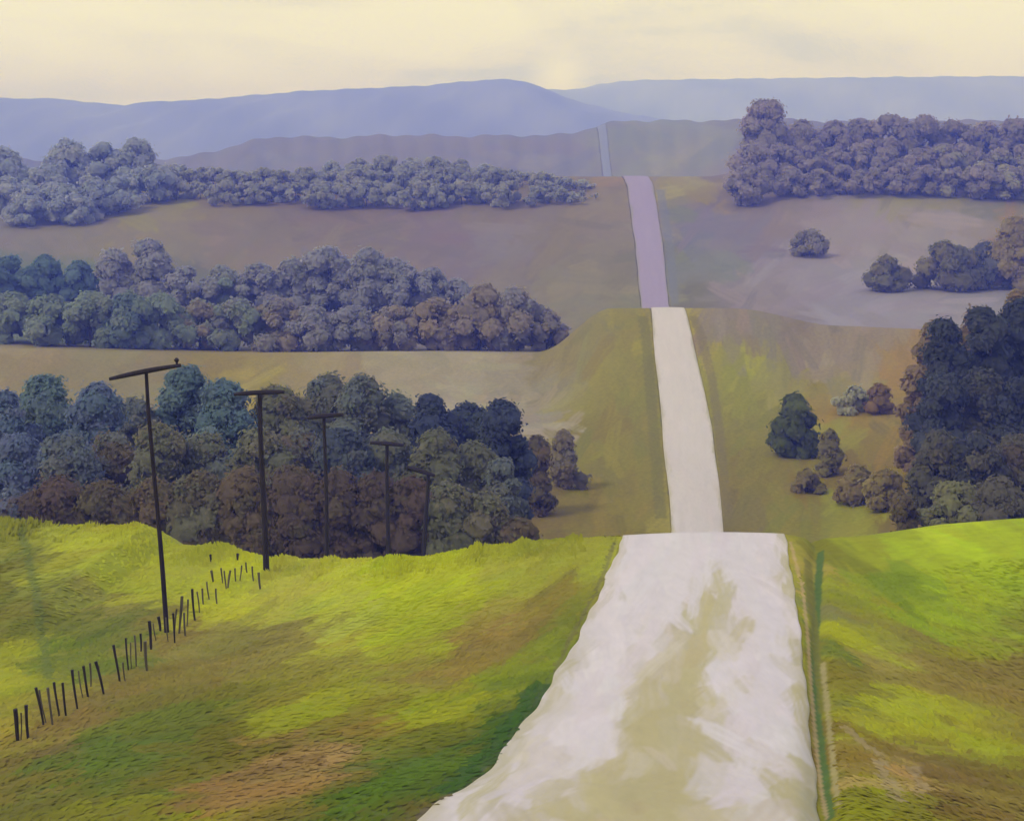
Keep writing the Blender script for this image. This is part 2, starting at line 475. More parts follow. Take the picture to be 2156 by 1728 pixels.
iy = lambda yy: int(np.searchsorted(ROWS, yy))
GC = np.zeros(GX.shape + (3,))
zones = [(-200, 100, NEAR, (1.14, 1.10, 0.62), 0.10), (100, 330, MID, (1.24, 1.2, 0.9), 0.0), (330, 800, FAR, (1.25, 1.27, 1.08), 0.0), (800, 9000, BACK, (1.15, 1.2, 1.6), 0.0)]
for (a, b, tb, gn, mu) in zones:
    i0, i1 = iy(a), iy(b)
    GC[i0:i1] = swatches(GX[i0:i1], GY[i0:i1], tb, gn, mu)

rngp = np.random.default_rng(3)
i0, i1 = iy(16), iy(64)
GC[i0:i1] = paint(GC[i0:i1], 7500, (9, 26), (3, 7), lambda a, b: (0.55 if b < 0.62 else -0.75), 0.35, 0.09, rngp)
i0, i1 = iy(150), iy(310)
GC[i0:i1] = paint(GC[i0:i1], 5000, (8, 24), (3, 7), lambda a, b: 0.05 if b < 0.55 else 1.3, 0.5, 0.075, rngp)
i0, i1 = iy(330), iy(740)
GC[i0:i1] = paint(GC[i0:i1], 4200, (10, 32), (3, 8), 0.1, 0.5, 0.07, rngp)


i0, i1 = iy(1050), iy(1650)
GC[i0:i1] = paint(GC[i0:i1], 900, (14, 40), (1.5, 4), 0.05, 0.25, 0.08, rngp)


def stripe(pts, width, col, y0, y1, strength=1.0):
    """a strip of differing ground cover running along the hillside, pts = frame positions on the ground"""
    P = np.array([hit(u, v, y0, y1)[:2] for u, v in pts])
    o = np.argsort(P[:, 1]); P = P[o]
    ii = (GY >= P[0, 1]) & (GY <= P[-1, 1])
    xc = np.interp(GY, P[:, 1], P[:, 0])
    wob = 0.35 * np.sin(GY * 1.9) + 0.25 * np.sin(GY * 4.3 + 1)
    w = np.interp(GY, [20, 61, 300, 700], [1, 1.7, 5, 12]) * width * (1 + 0.3 * wob)
    al = np.clip((1.25 - np.abs(GX - xc) / w) * 3, 0, 1) * strength * ii
    jit = 1 + 0.06 * np.sin(GY * 7) * np.sin(GX * 11)
    GC[:] = GC * (1 - al[..., None]) + (lin(col) * jit[..., None]) * al[..., None]


stripe([(1728,1160),(1722,1250),(1716,1340),(1716,1430),(1722,1530),(1736,1640),(1748,1725)], 0.085, (86,110,44), 20, 61)
stripe([(1392,1090),(1384,1000),(1376,900),(1368,800),(1360,700),(1352,665)], 0.20, (118,110,30), 165, 300, 0.7)
stripe([(1534,1090),(1524,1000),(1514,900),(1500,800),(1474,700),(1458,665)], 0.17, (122,108,56), 165, 300, 0.6)
stripe([(1422,640),(1410,515),(1390,400)], 0.16, (118,118,110), 398, 650, 0.6)
stripe([(1700,1180),(1712,1300),(1722,1400),(1734,1500)], 0.09, (124,118,40), 20, 61, 0.7)
stripe([(45,1112),(75,1250),(108,1430)], 0.10, (98,112,50), 20, 61, 0.6)
stripe([(1782,1525),(1815,1560),(1860,1592)], 0.09, (158,140,88), 20, 61, 0.8)
stripe([(1852,1600),(1885,1655),(1905,1690)], 0.10, (160,142,92), 20, 61, 0.8)
stripe([(1925,1612),(1940,1645),(1952,1680)], 0.08, (156,136,88), 20, 61, 0.8)
stripe([(1732,1395),(1740,1470),(1752,1580),(1768,1700)], 0.05, (166,154,98), 20, 61, 0.85)
stripe([(1664,1140),(1690,1240),(1700,1330),(1706,1420),(1712,1500),(1726,1640),(1742,1725)], 0.035, (196,164,112), 20, 61, 0.6)
stripe([(1294,1140),(1275,1200),(1240,1270),(1200,1345),(1165,1420)], 0.045, (112,104,60), 20, 61, 0.6)
stripe([(1150,1440),(1100,1520),(1030,1600),(960,1665),(870,1725)], 0.06, (104,92,62), 20, 61, 0.85)
stripe([(1140,1440),(1100,1500),(1050,1560),(1000,1610),(930,1670)], 0.22, (58,92,26), 20, 61, 0.75)
for (a, b, c) in [((15,1605),(300,1455),(126,108,66)), ((300,1455),(620,1350),(132,116,66))]:
    pass

M_ground = tint_material('ground_cover', 1.6, 0.10, 0.35)
nr, nc = GX.shape
idx = np.arange(nr * nc).reshape(nr, nc)
quads = np.stack([idx[:-1, :-1], idx[:-1, 1:], idx[1:, 1:], idx[1:, :-1]], -1).reshape(-1, 4)
ground = new_mesh('ground', np.stack([GX, GY, GZ], -1).reshape(-1, 3), quads, GC.reshape(-1, 3), M_ground, smooth=True)
ground['kind'] = 'structure'

# ------------------------------------------------------------------ road
NR = 130
ry = ROWS[(ROWS > -90) & (ROWS < 1600)]
ry = np.sort(np.concatenate([ry, (ry[1:] + ry[:-1]) / 2]))
T = np.linspace(0, 1, NR)
el, er = road_edges(ry)
wob = (0.05 * np.sin(ry * 0.9) + 0.03 * np.sin(ry * 2.3 + 1)) * (1 - sst(60, 90, ry)) + 0.10 * np.sin(ry * 0.11) * sst(90, 150, ry)
el = el + wob; er = er + np.roll(wob, 9) * 0.6
RX = el[:, None] + (er - el)[:, None] * T[None, :]
RYg = np.repeat(ry[:, None], NR, 1)
crown = 0.10 * (1 - (2 * T - 1) ** 2)
RZ = H(RX, RYg) + crown[None, :] + 0.012 + 0.0003 * np.maximum(RYg, 0)
RZ[:, 0] -= 0.12; RZ[:, -1] -= 0.12
white = lin((217, 206, 192)); tan = lin((188, 176, 122)); edge = lin((182, 172, 122))
RC = np.zeros(RX.shape + (3,)); RC[:] = white
# worn dusty band: (u, v, radius_u, radius_v) patches of bare tan earth
TAN = [(1400,1700,260,50),(1350,1650,160,60),(1200,1715,200,28),(1380,1560,90,90),(1440,1600,90,60),(1330,1520,60,40),(1440,1470,80,80),(1400,1420,70,50),
       (1450,1400,60,60),(1480,1340,50,60),(1440,1330,60,30),(1510,1240,45,35),(1490,1290,50,30),(1380,1480,60,40),(1540,1330,45,22),(1560,1440,30,20),(1700,1690,30,60),(1692,1590,20,60),(1684,1480,16,80),(1672,1360,14,80),(1120,1600,26,30),(1020,1680,50,24),(1180,1500,16,40),
       (1480,1520,60,40),(1250,1680,120,30),(1100,1715,60,20),(1340,1740,300,40),(1290,1590,50,30),(1650,1200,14,60),(1640,1640,26,50),(1560,1600,40,14)]
LIL = [(1350,1290,70,40),(1250,1430,60,60),(1590,1560,60,60),(1560,1640,70,50),(1640,1400,40,120),(1590,1260,50,60),(1200,1540,80,60)]
uu = CU + F * RX / np.maximum(RYg, 18)
vv = EYE - F * (RZ - CAMZ) / np.maximum(RYg, 18)
nz = 0.10 * (np.sin(uu * 0.05 + vv * 0.03) + np.sin(uu * 0.021 - vv * 0.06 + 2) + np.sin(uu * 0.09 + vv * 0.013 + 1))
m = np.zeros(RX.shape)
for (a, b, ra, rb) in TAN:
    d = np.sqrt(((uu - a) / ra) ** 2 + ((vv - b) / rb) ** 2)
    m = np.maximum(m, np.clip((1.25 + nz + 0.10 * np.sin(RX * 9 + 1.5 * np.sin(RYg * 0.5)) - d) * 1.25, 0, 1))
for (a, b, ra, rb) in LIL:
    d = np.sqrt(((uu - a) / ra) ** 2 + ((vv - b) / rb) ** 2)
    m = m * (1 - 0.85 * np.clip((1.0 + nz - d) * 2.5, 0, 1))
m *= (RYg < 70)
RC = RC * (1 - m[..., None]) + tan * m[..., None]
stk = np.sin(RX * 13 + 1.4 * np.sin(RYg * 0.33)) * np.sin(RX * 5.3 + 0.9 * np.sin(RYg * 0.6 + 1)) * (RYg < 75)
RC = RC * (1 + np.array([0.045, 0.05, 0.035]) * stk[..., None])      # lengthwise wear
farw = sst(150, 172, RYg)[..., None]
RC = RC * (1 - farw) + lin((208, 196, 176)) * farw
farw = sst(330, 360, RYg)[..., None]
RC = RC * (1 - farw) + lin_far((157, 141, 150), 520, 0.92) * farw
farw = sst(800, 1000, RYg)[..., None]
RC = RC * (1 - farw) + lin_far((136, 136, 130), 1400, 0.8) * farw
tt = np.repeat(T[None, :], len(ry), 0)
em = np.clip(1.25 - np.minimum(tt, 1 - tt) / (0.045 + 0.02 * np.sin(RYg * 0.8) * (RYg < 90)), 0, 1)[..., None] * 0.85
RC = RC * (1 - em) + edge * em * (1 - 0.35 * sst(150, 400, RYg)[..., None])
k = int(np.searchsorted(ry, 100))
RC[:k] = paint(RC[:k], 3200, (14, 44), (3, 8), 1.62, 0.22, 0.03, rngp, 0.75)
RC[k:] = paint(RC[k:], 1500, (5, 20), (4, 14), 1.5, 0.4, 0.03, rngp, 0.6)
M_road = tint_material('pale_road_surface', 2.5, 0.035, 0.12, 0.85, (1, 0.35, 1))
idx = np.arange(len(ry) * NR).reshape(len(ry), NR)
quads = np.stack([idx[:-1, :-1], idx[:-1, 1:], idx[1:, 1:], idx[1:, :-1]], -1).reshape(-1, 4)
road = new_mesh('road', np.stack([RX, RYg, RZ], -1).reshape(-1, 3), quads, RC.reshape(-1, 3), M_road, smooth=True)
road['kind'] = 'structure'

# ------------------------------------------------------------------ distant mountains
def mountains(name, dist, us, vs, u0, u1, depth, col, seed, seg=260):
    r = np.random.default_rng(seed)
    U = np.linspace(u0, u1, seg)
    top = (EYE - np.interp(U, us, vs)) / F * dist
    top = top + (np.sin(U * 0.06 + seed) + np.sin(U * 0.131)) * dist / F * 0.7
    K = 26
    V, Cc = [], []
    for k in range(K):
        t = k / (K - 1)                       # 0 front foot .. 1 back foot
        prof = math.sin(math.pi * min(t / 1.2, 1)) ** 0.8 if t < 0.6 else math.cos((t - 0.6) / 0.4 * math.pi / 2) ** 0.8
        yy = dist + (t - 0.6) * depth
        x = (U - CU) / F * dist * (1 + (t - 0.6) * 0.05)
        z = -62 + (top + 62) * prof
        if 0 < t < 0.6:
            z = z + (np.sin(U * 0.02 + k * 0.5) + np.sin(U * 0.047 - k * 0.8)) * dist * 0.0022 * (1 - prof) * 4 * prof
        V.append(np.stack([x, np.full(seg, yy), z + CAMZ], -1))
        c = np.repeat(lin(col)[None, :], seg, 0) * (1 + 0.12 * np.sin(U * 0.017 + k * 0.4)[:, None]) * (1 + r.normal(0, 0.05, (seg, 1)))
        Cc.append(c)
    V = np.concatenate(V); Cc = np.concatenate(Cc)
    idx = np.arange(K * seg).reshape(K, seg)
    q = np.stack([idx[:-1, :-1], idx[:-1, 1:], idx[1:, 1:], idx[1:, :-1]], -1).reshape(-1, 4)
    o = new_mesh(name, V, q, Cc, M_mount, smooth=True)
    o['kind'] = 'structure'
    return o


M_mount = tint_material('wooded_mountain', 0.004, 0.12, 0.0)
mountains('mountain_ridge', 4300, [-500, 0, 130, 200, 270, 320, 400, 640, 900, 1000, 1050, 1100, 1135, 1165, 1195, 1230, 1300, 1500],
          [212, 208, 209, 217, 223, 215, 213, 193, 181, 171, 168, 171, 182, 196, 207, 218, 236, 270], -500, 1500, 1300, (122, 120, 128), 1)
mountains('mountain_range', 6300, [900, 1080, 1130, 1190, 1220, 1260, 1300, 1380, 1700, 1900, 2156, 2700],
          [225, 196, 190, 189, 188, 179, 172, 169, 165, 163, 161, 160], 900, 2700, 1600, (142, 140, 138), 2)

# ------------------------------------------------------------------ trees and shrubs
M_leaf = tint_material('foliage', 3.0, 0.12, 0.0, 0.95)
_t = M_leaf.node_tree                      # thin leaves let some light through
_tr = _t.nodes.new('ShaderNodeBsdfTranslucent')
_mx = _t.nodes.new('ShaderNodeMixShader'); _mx.inputs[0].default_value = 0.6
_bs = _t.nodes['Principled BSDF']
_t.links.new(_bs.inputs['Base Color'].links[0].from_socket, _tr.inputs['Color'])
_t.links.new(_bs.outputs[0], _mx.inputs[1]); _t.links.new(_tr.outputs[0], _mx.inputs[2])
_t.links.new(_mx.outputs[0], _t.nodes['Material Output'].inputs['Surface'])
LEAF_GAIN = np.array([4.6, 4.3, 3.4])
M_bark = bpy.data.materials.new('bark')
M_bark.use_nodes = True
_t = M_bark.node_tree
_n = _t.nodes.new('ShaderNodeTexNoise'); _n.inputs['Scale'].default_value = 3
_r = _t.nodes.new('ShaderNodeValToRGB')
_r.color_ramp.elements[0].color = (0.035, 0.026, 0.02, 1); _r.color_ramp.elements[1].color = (0.10, 0.075, 0.055, 1)
_t.links.new(_n.outputs[0], _r.inputs[0]); _t.links.new(_r.outputs[0], _t.nodes['Principled BSDF'].inputs['Base Color'])
_t.nodes['Principled BSDF'].inputs['Roughness'].default_value = 0.9


def tube(V, Fc, path, radii, sides=7):
    b = len(V)
    n = len(path)
    for i, (p, r) in enumerate(zip(path, radii)):
        a = path[min(i + 1, n - 1)] - path[max(i - 1, 0)]
        a = a / (np.linalg.norm(a) + 1e-9)
        s = np.cross(a, [0, 1, 0.1]); s /= np.linalg.norm(s) + 1e-9
        t = np.cross(a, s)
        for k in range(sides):
            w = 2 * math.pi * k / sides
            V.append(p + r * (math.cos(w) * s + math.sin(w) * t))
    for i in range(n - 1):
        for k in range(sides):
            k2 = (k + 1) % sides
            Fc.append((b + i * sides + k, b + i * sides + k2, b + (i + 1) * sides + k2, b + (i + 1) * sides + k))
    Fc.append(tuple(b + k for k in range(sides))[::-1])
    Fc.append(tuple(b + (n - 1) * sides + k for k in range(sides)))


HEX = np.array([(math.cos(a), math.sin(a)) for a in np.arange(6) * math.pi / 3 + 0.3])


def _ball(nu=10, nv=6):
    vs, fs = [], []
    for a in range(nv + 1):
        th = math.pi * (a + 0.02) / (nv + 0.04)
        for b in range(nu):
            ph = 2 * math.pi * b / nu
            vs.append((math.sin(th) * math.cos(ph), math.sin(th) * math.sin(ph), math.cos(th)))
    for a in range(nv):
        for b in range(nu):
            b2 = (b + 1) % nu
            fs.append((a * nu + b, (a + 1) * nu + b, (a + 1) * nu + b2, a * nu + b2))
    return np.array(vs), np.array(fs)


BALL_V, BALL_F = _ball()


def plant(u, y, vtop, wpx, cols, label, cat='tree', name='broadleaf_tree', group=None, shape='round', seed=None,
          density=1.0, low=None, depthf=0.9, leafpx=9.0, base_drop=0.0):
    """u, y: where it stands (frame column, distance in metres); vtop, wpx: how tall and wide it stands there"""
    r = np.random.default_rng(seed if seed is not None else int(u * 7 + y * 13 + vtop))
    x = (u - CU) / F * y
    z0 = float(H(x, y)) - 0.15 - base_drop
    ztop = CAMZ - (vtop - EYE) / F * y
    Ht = max(ztop - z0, 1.0)
    Wd = wpx / F * y
    root = empty(name, (x, y, z0), label, cat, group)
    bush = shape == 'bush'
    if low is None:
        low = 0.0 if bush else 0.12
    cz0, cz1 = Ht * low, Ht
    # clumps through the crown's volume
    ncl = int(max(16, min(64, 38 * density * (Ht / max(Wd, 1)) ** 0.5)))
    C = []
    cr = min(Wd, Ht) * (0.165 if not bush else 0.20)
    for i in range(ncl):
        t = (i + r.uniform(0, 1)) / ncl
        if shape == 'cone':
            prof = 0.18 + 0.82 * (1 - t) ** 0.8
        elif bush:
            prof = math.sqrt(max(0.02, 1 - t ** 2.2))
        else:
            prof = (0.62 + 0.38 * math.sin(math.pi * min(t * 1.25, 1.0))) * math.sqrt(max(0.05, 1 - max(0, (t - 0.55) / 0.5) ** 2))
        a = r.uniform(0, 2 * math.pi)
        rad = (Wd / 2 - cr * 0.6) * prof * math.sqrt(r.uniform(0.05, 1)) * r.uniform(0.8, 1.12)
        c = np.array([math.cos(a) * rad, math.sin(a) * rad * depthf, cz0 + cr * 0.6 + t * (cz1 - cz0 - cr * 1.5)])
        C.append((c, cr * r.uniform(0.65, 1.35), cols[r.integers(0, len(cols))], t))
    C.append((np.array([0, 0, cz1 - cr * 0.9]), cr * 0.9, cols[0], 1.0))
    ls = leafpx * 0.58 / F * y
    area_px = wpx * Ht * (1 - low) / y * F
    N = int(np.clip(area_px / (leafpx ** 2) * 12 * density, 180, 13000))
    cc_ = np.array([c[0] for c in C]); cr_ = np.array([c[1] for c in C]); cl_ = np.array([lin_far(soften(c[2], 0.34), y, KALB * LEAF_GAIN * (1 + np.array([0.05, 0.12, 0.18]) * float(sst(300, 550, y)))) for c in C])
    cl_ = 0.55 * cl_ + 0.45 * cl_.mean(0)
    cl_ = cl_ * (1 + r.normal(0, 0.05, (len(C), 1)))
    ci = r.integers(0, len(C), N)
    core = np.arange(N) < N // 5
    d = r.normal(0, 1, (N, 3)); d /= np.linalg.norm(d, axis=1, keepdims=True)
    rad = np.where(core, r.uniform(0.4, 0.75, N), r.uniform(0.8, 1.0, N)) * np.where(r.uniform(0, 1, N) < 0.16, r.uniform(1.03, 1.35, N), 1.0)
    p = cc_[ci] + d * (cr_[ci] * rad)[:, None] * np.array([1.12, 1.0, 0.9])
    n = 0.9 * d + r.normal(0, 0.35, (N, 3)) + np.array([0, -0.1, 0.35]); n /= np.linalg.norm(n, axis=1, keepdims=True)
    sgn = np.sign((n * d).sum(1)); n = n * np.where(sgn == 0, 1, sgn)[:, None]
    s_ = np.cross(n, r.normal(0, 1, (N, 3))); s_ /= np.linalg.norm(s_, axis=1, keepdims=True); t_ = np.cross(n, s_)
    a = ls * r.uniform(0.6, 1.25, N) * np.where(core, 1.9, 1); b = ls * r.uniform(0.35, 0.7, N) * np.where(core, 2.2, 1)
    V = p[:, None, :] + HEX[None, :, :1] * (a[:, None] * s_)[:, None, :] + HEX[None, :, 1:] * (b[:, None] * t_)[:, None, :]
    V[:, :, 2] = np.maximum(V[:, :, 2], 0.02)
    CC = cl_[ci] * (1 + r.normal(0, 0.045, (N, 1))) * (1 + r.normal(0, 0.03, (N, 3)))
    vn = 0.2 * n + 0.3 * d + np.array([0, -0.15, 0.6]) + 0.25 * (p - np.array([0, 0, (cz0 + cz1) / 2])) / np.array([Wd / 2, Wd / 2, Ht / 2])
    vn /= np.linalg.norm(vn, axis=1, keepdims=True)
    # dense lumpy inside of every clump, so that gaps between leaves show more foliage
    nb = len(BALL_V)
    wob = 1 + r.normal(0, 0.12, (len(C), nb, 1))
    BV = cc_[:, None, :] + BALL_V[None] * (cr_[:, None, None] * 0.77 * wob) * np.array([1.1, 1.0, 0.9])
    BV[:, :, 2] = np.maximum(BV[:, :, 2], 0.05)
    BC = np.repeat(cl_[:, None, :], nb, 1) * (1 + r.normal(0, 0.10, (len(C), nb, 1)))
    bn = BALL_V[None] * 0.5 + np.array([0, -0.15, 0.6]) + 0.25 * (cc_[:, None, :] - np.array([0, 0, (cz0 + cz1) / 2])) / np.array([Wd / 2, Wd / 2, Ht / 2])
    bn = bn / np.linalg.norm(bn, axis=2, keepdims=True)
    LF = np.arange(N * 6).reshape(-1, 6)
    BF = (BALL_F[None] + (np.arange(len(C)) * nb)[:, None, None] + N * 6).reshape(-1, 4)
    VV = np.concatenate([V.reshape(-1, 3), BV.reshape(-1, 3)])
    CV = np.clip(np.concatenate([np.repeat(CC, 6, 0), BC.reshape(-1, 3)]), 0.003, 1)
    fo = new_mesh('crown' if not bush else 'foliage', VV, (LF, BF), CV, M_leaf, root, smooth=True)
    # soft foliage shading: leaf normals lean towards the sky and the outside of their clump
    fo.data.normals_split_custom_set_from_vertices(np.concatenate([np.repeat(vn, 6, 0), bn.reshape(-1, 3)]).tolist())
    # trunk with limbs
    TV, TF = [], []
    rt = max(0.05, Ht * (0.02 if not bush else 0.012))
    lean = r.normal(0, 0.03, 2) * Ht
    path = [np.array([lean[0] * t, lean[1] * t, Ht * 0.82 * t]) for t in np.linspace(0, 1, 6)]
    tube(TV, TF, path, [rt * (1.25 - 1.05 * t) for t in np.linspace(0, 1, 6)])
    for k in range(5 if not bush else 3):
        c = C[r.integers(0, len(C))][0]
        s = path[1 + k % 3] if not bush else path[0]
        tube(TV, TF, [s, s * 0.5 + c * 0.5 + np.array([0, 0, -0.05 * Ht]), c], [rt * 0.5, rt * 0.32, rt * 0.12], 5)
    new_mesh('trunk' if not bush else 'stem', TV, TF, None, M_bark, root)
    return root


TEAL = [(54,78,94),(64,86,96),(70,86,90),(58,74,94)]
BLUE = [(58,72,104),(66,76,112),(54,76,100),(72,82,104)]
NAVY = [(40,50,82),(46,56,78),(50,60,72),(38,46,74)]
SLATE = [(66,76,84),(72,78,82),(62,72,78),(70,72,70)]
GGRN = [(66,74,62),(74,80,66),(60,68,58),(78,74,60)]
BRWN = [(70,60,48),(78,66,54),(64,56,46),(66,64,52)]
PURP = [(62,52,54),(70,56,56),(58,50,52),(66,60,54)]
GRV = 'trees of the dark grove left of the road'
UND = 'low brown growth under the dark grove on the left'

grove = [
 (12, 140, 815, 120, BLUE, 'slate-blue tree at the left end of the dark grove'),
 (100, 146, 785, 140, TEAL, 'teal-blue tree with a rounded top left of the tallest pole, near the left edge'),
 (205, 138, 806, 120, BLUE, 'violet-blue tree just left of the tallest utility pole'),
 (290, 146, 838, 120, SLATE, 'grey tree directly behind the tallest utility pole'),
 (395, 148, 764, 150, TEAL, 'tallest teal tree of the dark grove, rising right of the tallest pole'),
 (480, 142, 800, 130, TEAL, 'blue-green tree between the two tallest utility poles'),
 (590, 144, 806, 140, GGRN, 'grey-green tree just right of the second tallest pole'),
 (680, 150, 788, 120, SLATE, 'grey-blue tree directly behind the third pole from the left'),
 (757, 144, 782, 120, SLATE, 'pointed slate-grey tree between the third and fourth poles'),
 (835, 146, 826, 110, SLATE, 'dull slate tree directly behind the fourth pole from the left'),
 (905, 142, 822, 120, NAVY, 'dark slate tree behind the smallest utility pole'),
 (985, 146, 842, 120, NAVY, 'dark blue tree right of the smallest pole, second from the grove end'),
 (1058, 140, 840, 104, NAVY, 'navy tree forming the right end of the dark grove')]
for (u, y, vt, w, c, lb) in grove:
    plant(u, y, vt, w * 1.45, c, lb, group=GRV, density=1.0, low=0.05)
mid = [
 (40, 126, 905, 150, BLUE), (140, 124, 900, 150, BLUE + SLATE), (240, 128, 905, 150, SLATE + BRWN), (340, 124, 890, 150, GGRN), (440, 126, 905, 150, GGRN + SLATE),
 (545, 124, 900, 150, GGRN), (640, 127, 905, 140, BRWN + SLATE), (730, 124, 900, 150, NAVY + SLATE), (820, 126, 905, 140, GGRN + SLATE),
 (910, 124, 905, 140, GGRN), (1000, 126, 925, 120, GGRN), (1060, 122, 960, 90, SLATE)]
for (u, y, vt, w, c) in mid:
    plant(u, y, vt, w * 1.3, c, 'grey-green tree in the middle of the dark grove, its crown merged with those around it',
          group='merged trees inside the dark grove', density=1.1, low=0.05)
under = [
 (30, 1040, 110, PURP + BLUE, 'dusky violet shrub under the grove at the left edge'), (120, 1000, 120, PURP, 'reddish-brown shrub under the grove, left of the tallest pole'),
 (215, 1010, 120, BRWN, 'dark brown shrub just left of the tallest pole'), (320, 1000, 120, BRWN, 'olive-brown shrub behind the shaft of the tallest pole'),
 (420, 985, 120, BRWN + GGRN, 'olive shrub between the two tallest poles'), (520, 980, 120, BRWN, 'brown shrub just left of the second pole shaft'),
 (615, 975, 120, BRWN + PURP, 'brown shrub between the second and third poles'), (705, 990, 110, PURP, 'purple-brown shrub behind the third pole shaft'),
 (790, 995, 110, PURP, 'deep purple-brown shrub left of the fourth pole shaft'), (865, 1000, 100, PURP, 'purple-brown shrub left of the smallest pole'),
 (940, 1010, 110, GGRN, 'grey-green shrub right of the smallest pole'), (1020, 1030, 110, GGRN + BRWN, 'dull green shrub near the right end of the grove'),
 (1090, 1085, 90, BRWN, 'low brown shrub at the right foot of the grove')]
for (u, vt, w, c, lb) in under:
    plant(u, 106 + (u % 5), vt, w * 1.5, c, lb, cat='shrub', name='shrub', group=UND, shape='bush', density=1.0, depthf=0.6)

plant(1130, 178, 915, 95, BRWN, 'faded brown bush against the right end of the dark grove', cat='shrub', name='shrub', shape='bush', density=0.9, seed=5)
plant(1188, 192, 902, 92, [(84,76,62),(76,70,60),(78,78,82),(92,84,62)], 'loose brown bush with a pointed top standing between the grove and the road', cat='shrub', name='shrub', shape='cone', density=0.8, leafpx=7, seed=9, low=0.02)

# row of trees beyond the pale field, left
MB = [(50,72,92),(56,76,96),(64,84,100)]
MG = [(76,90,88),(82,92,92),(72,86,90)]
MV = [(84,86,108),(92,92,110),(86,88,98)]
MR = [(92,84,82),(94,84,76),(88,82,88),(90,84,94)]
back_row = [
 (20, 535, 110, MB, 'dark blue tree at the left edge beyond the pale field'), (95, 532, 80, MB, 'dark blue broad tree second from the left beyond the pale field'),
 (165, 545, 70, MB, 'low dark blue tree between two taller ones beyond the pale field'), (240, 520, 80, MV, 'slate tree with a narrow top left of the tallest one beyond the pale field'),
 (315, 500, 90, MV, 'tallest slate-blue tree of the row beyond the pale field')]
for (u, vt, w, c, lb) in back_row:
    plant(u, 402, vt, w * 1.35, c, lb, group='blue trees in the row beyond the pale field', density=1.0, low=0.0, leafpx=8)
for (u, vt, w, c) in [(400, 560, 120, MV), (470, 558, 110, MV + MG), (545, 552, 110, MV), (615, 540, 110, MV), (690, 515, 120, MV),
                      (770, 520, 110, MV), (840, 545, 110, MV), (905, 560, 100, MV), (955, 585, 90, MV)]:
    plant(u, 395 + (u % 7), vt, w * 1.3, c, 'hazy violet-grey tree among the merged crowns in the middle of the valley wood',
          group='violet-grey trees of the valley wood', density=1.0, low=0.0, leafpx=8)
for i, (u, vt, w, c) in enumerate([(25, 610, 140, MG), (110, 618, 140, MG), (190, 612, 130, MG), (270, 610, 130, MG + MB), (345, 615, 120, MG), (420, 625, 130, MG + MR), (500, 622, 130, MV + MG),
                      (580, 620, 130, MV + MR), (660, 640, 130, MV), (740, 640, 120, MV)]):
    plant(u, 322 + (u % 9), vt, w * 1.25, c, 'grey-green tree in the front row of the valley wood, just above the pale field',
          group='front row of the valley wood', density=1.0, low=0.0, leafpx=8)
for (u, vt, w, c, lb) in [(830, 640, 130, MR + MV, 'mauve-brown tree left of the russet ones at the right end of the valley wood'),
                          (920, 622, 120, MR, 'russet-brown tree third from the right end of the valley wood'),
                          (1010, 598, 120, MR, 'russet-edged tree with a high rounded top near the right end of the valley wood'),
                          (1090, 600, 110, MR + MV, 'russet and grey tree, second from the right end of the valley wood'),
                          (1150, 650, 90, [(84,82,96),(78,76,88),(92,84,80)], 'low dark grey tree at the right end of the valley wood')]:
    plant(u, 324, vt, w * 1.2, c, lb, group='russet trees of the valley wood', density=1.0, low=0.0, leafpx=8)

# wooded ridge, upper left
UL = [(92,96,116),(84,90,112),(98,98,112)]
for (u, y, vt, w, lb) in [(10, 610, 305, 90, 'dark slate-blue tree at the left edge of the far ridge'),
                      (140, 640, 292, 100, 'rounded blue-grey tree right of the gap at the left of the far ridge'),
                      (215, 640, 296, 90, 'blue-grey tree in the middle of the tall left clump on the far ridge'),
                      (285, 640, 288, 90, 'tall blue-grey tree at the right of the tall left clump on the far ridge')]:
    plant(u, y, vt, w * 1.3, UL, lb, group='tall trees at the left of the far ridge', density=1.0, low=0.0, leafpx=7)
for (u, y, vt, w) in [(20, 580, 370, 100), (70, 575, 390, 100), (95, 600, 345, 90), (130, 570, 385, 110), (190, 575, 370, 110), (250, 580, 370, 100), (320, 600, 345, 100), (60, 560, 410, 90), (160, 560, 405, 100)]:
    plant(u, y, vt, w * 1.3, UL, 'blue-grey tree on the slope below the tall left clump of the far ridge', group='trees on the slope of the far ridge, left', density=1.0, low=0.0, leafpx=7)
RG = [(92,92,102),(88,88,98),(96,94,102)]
tops = [(370,345),(425,352),(480,362),(535,360),(590,358),(645,352),(700,338),(755,332),(810,325),(865,332),(920,328),(970,335),(1020,345),(1075,358),(1135,365)]
for i, (u, vt) in enumerate(tops):
    plant(u, 660 + (u % 6) * 4, vt, 92, RG if i % 3 else RG + UL, 'grey tree in the long even tree line along the far ridge',
          group='tree line along the far ridge', density=1.0, low=0.0, leafpx=7)
for i in range(36):
    row = i // 18
    u = 350 + (i % 18) * 50 + row * 22
    plant(u, 628 - row * 32 + (i % 4) * 4, 352 + row * 26 + (i * 7 % 14) + max(0, u - 1060) * 0.12, 112, RG, 'hazy grey tree on the slope just below the long tree line of the far ridge',
          group='trees below the far ridge line', density=0.8, low=0.0, leafpx=7)
for (u, vt) in [(1180, 372), (1225, 380)]:
    plant(u, 640, vt, 70, [(100,96,102),(102,98,98)], 'low mauve bush where the far ridge line runs down to the road', cat='shrub', name='shrub', group='low bushes at the right end of the far ridge line', shape='bush', density=0.8, leafpx=7)

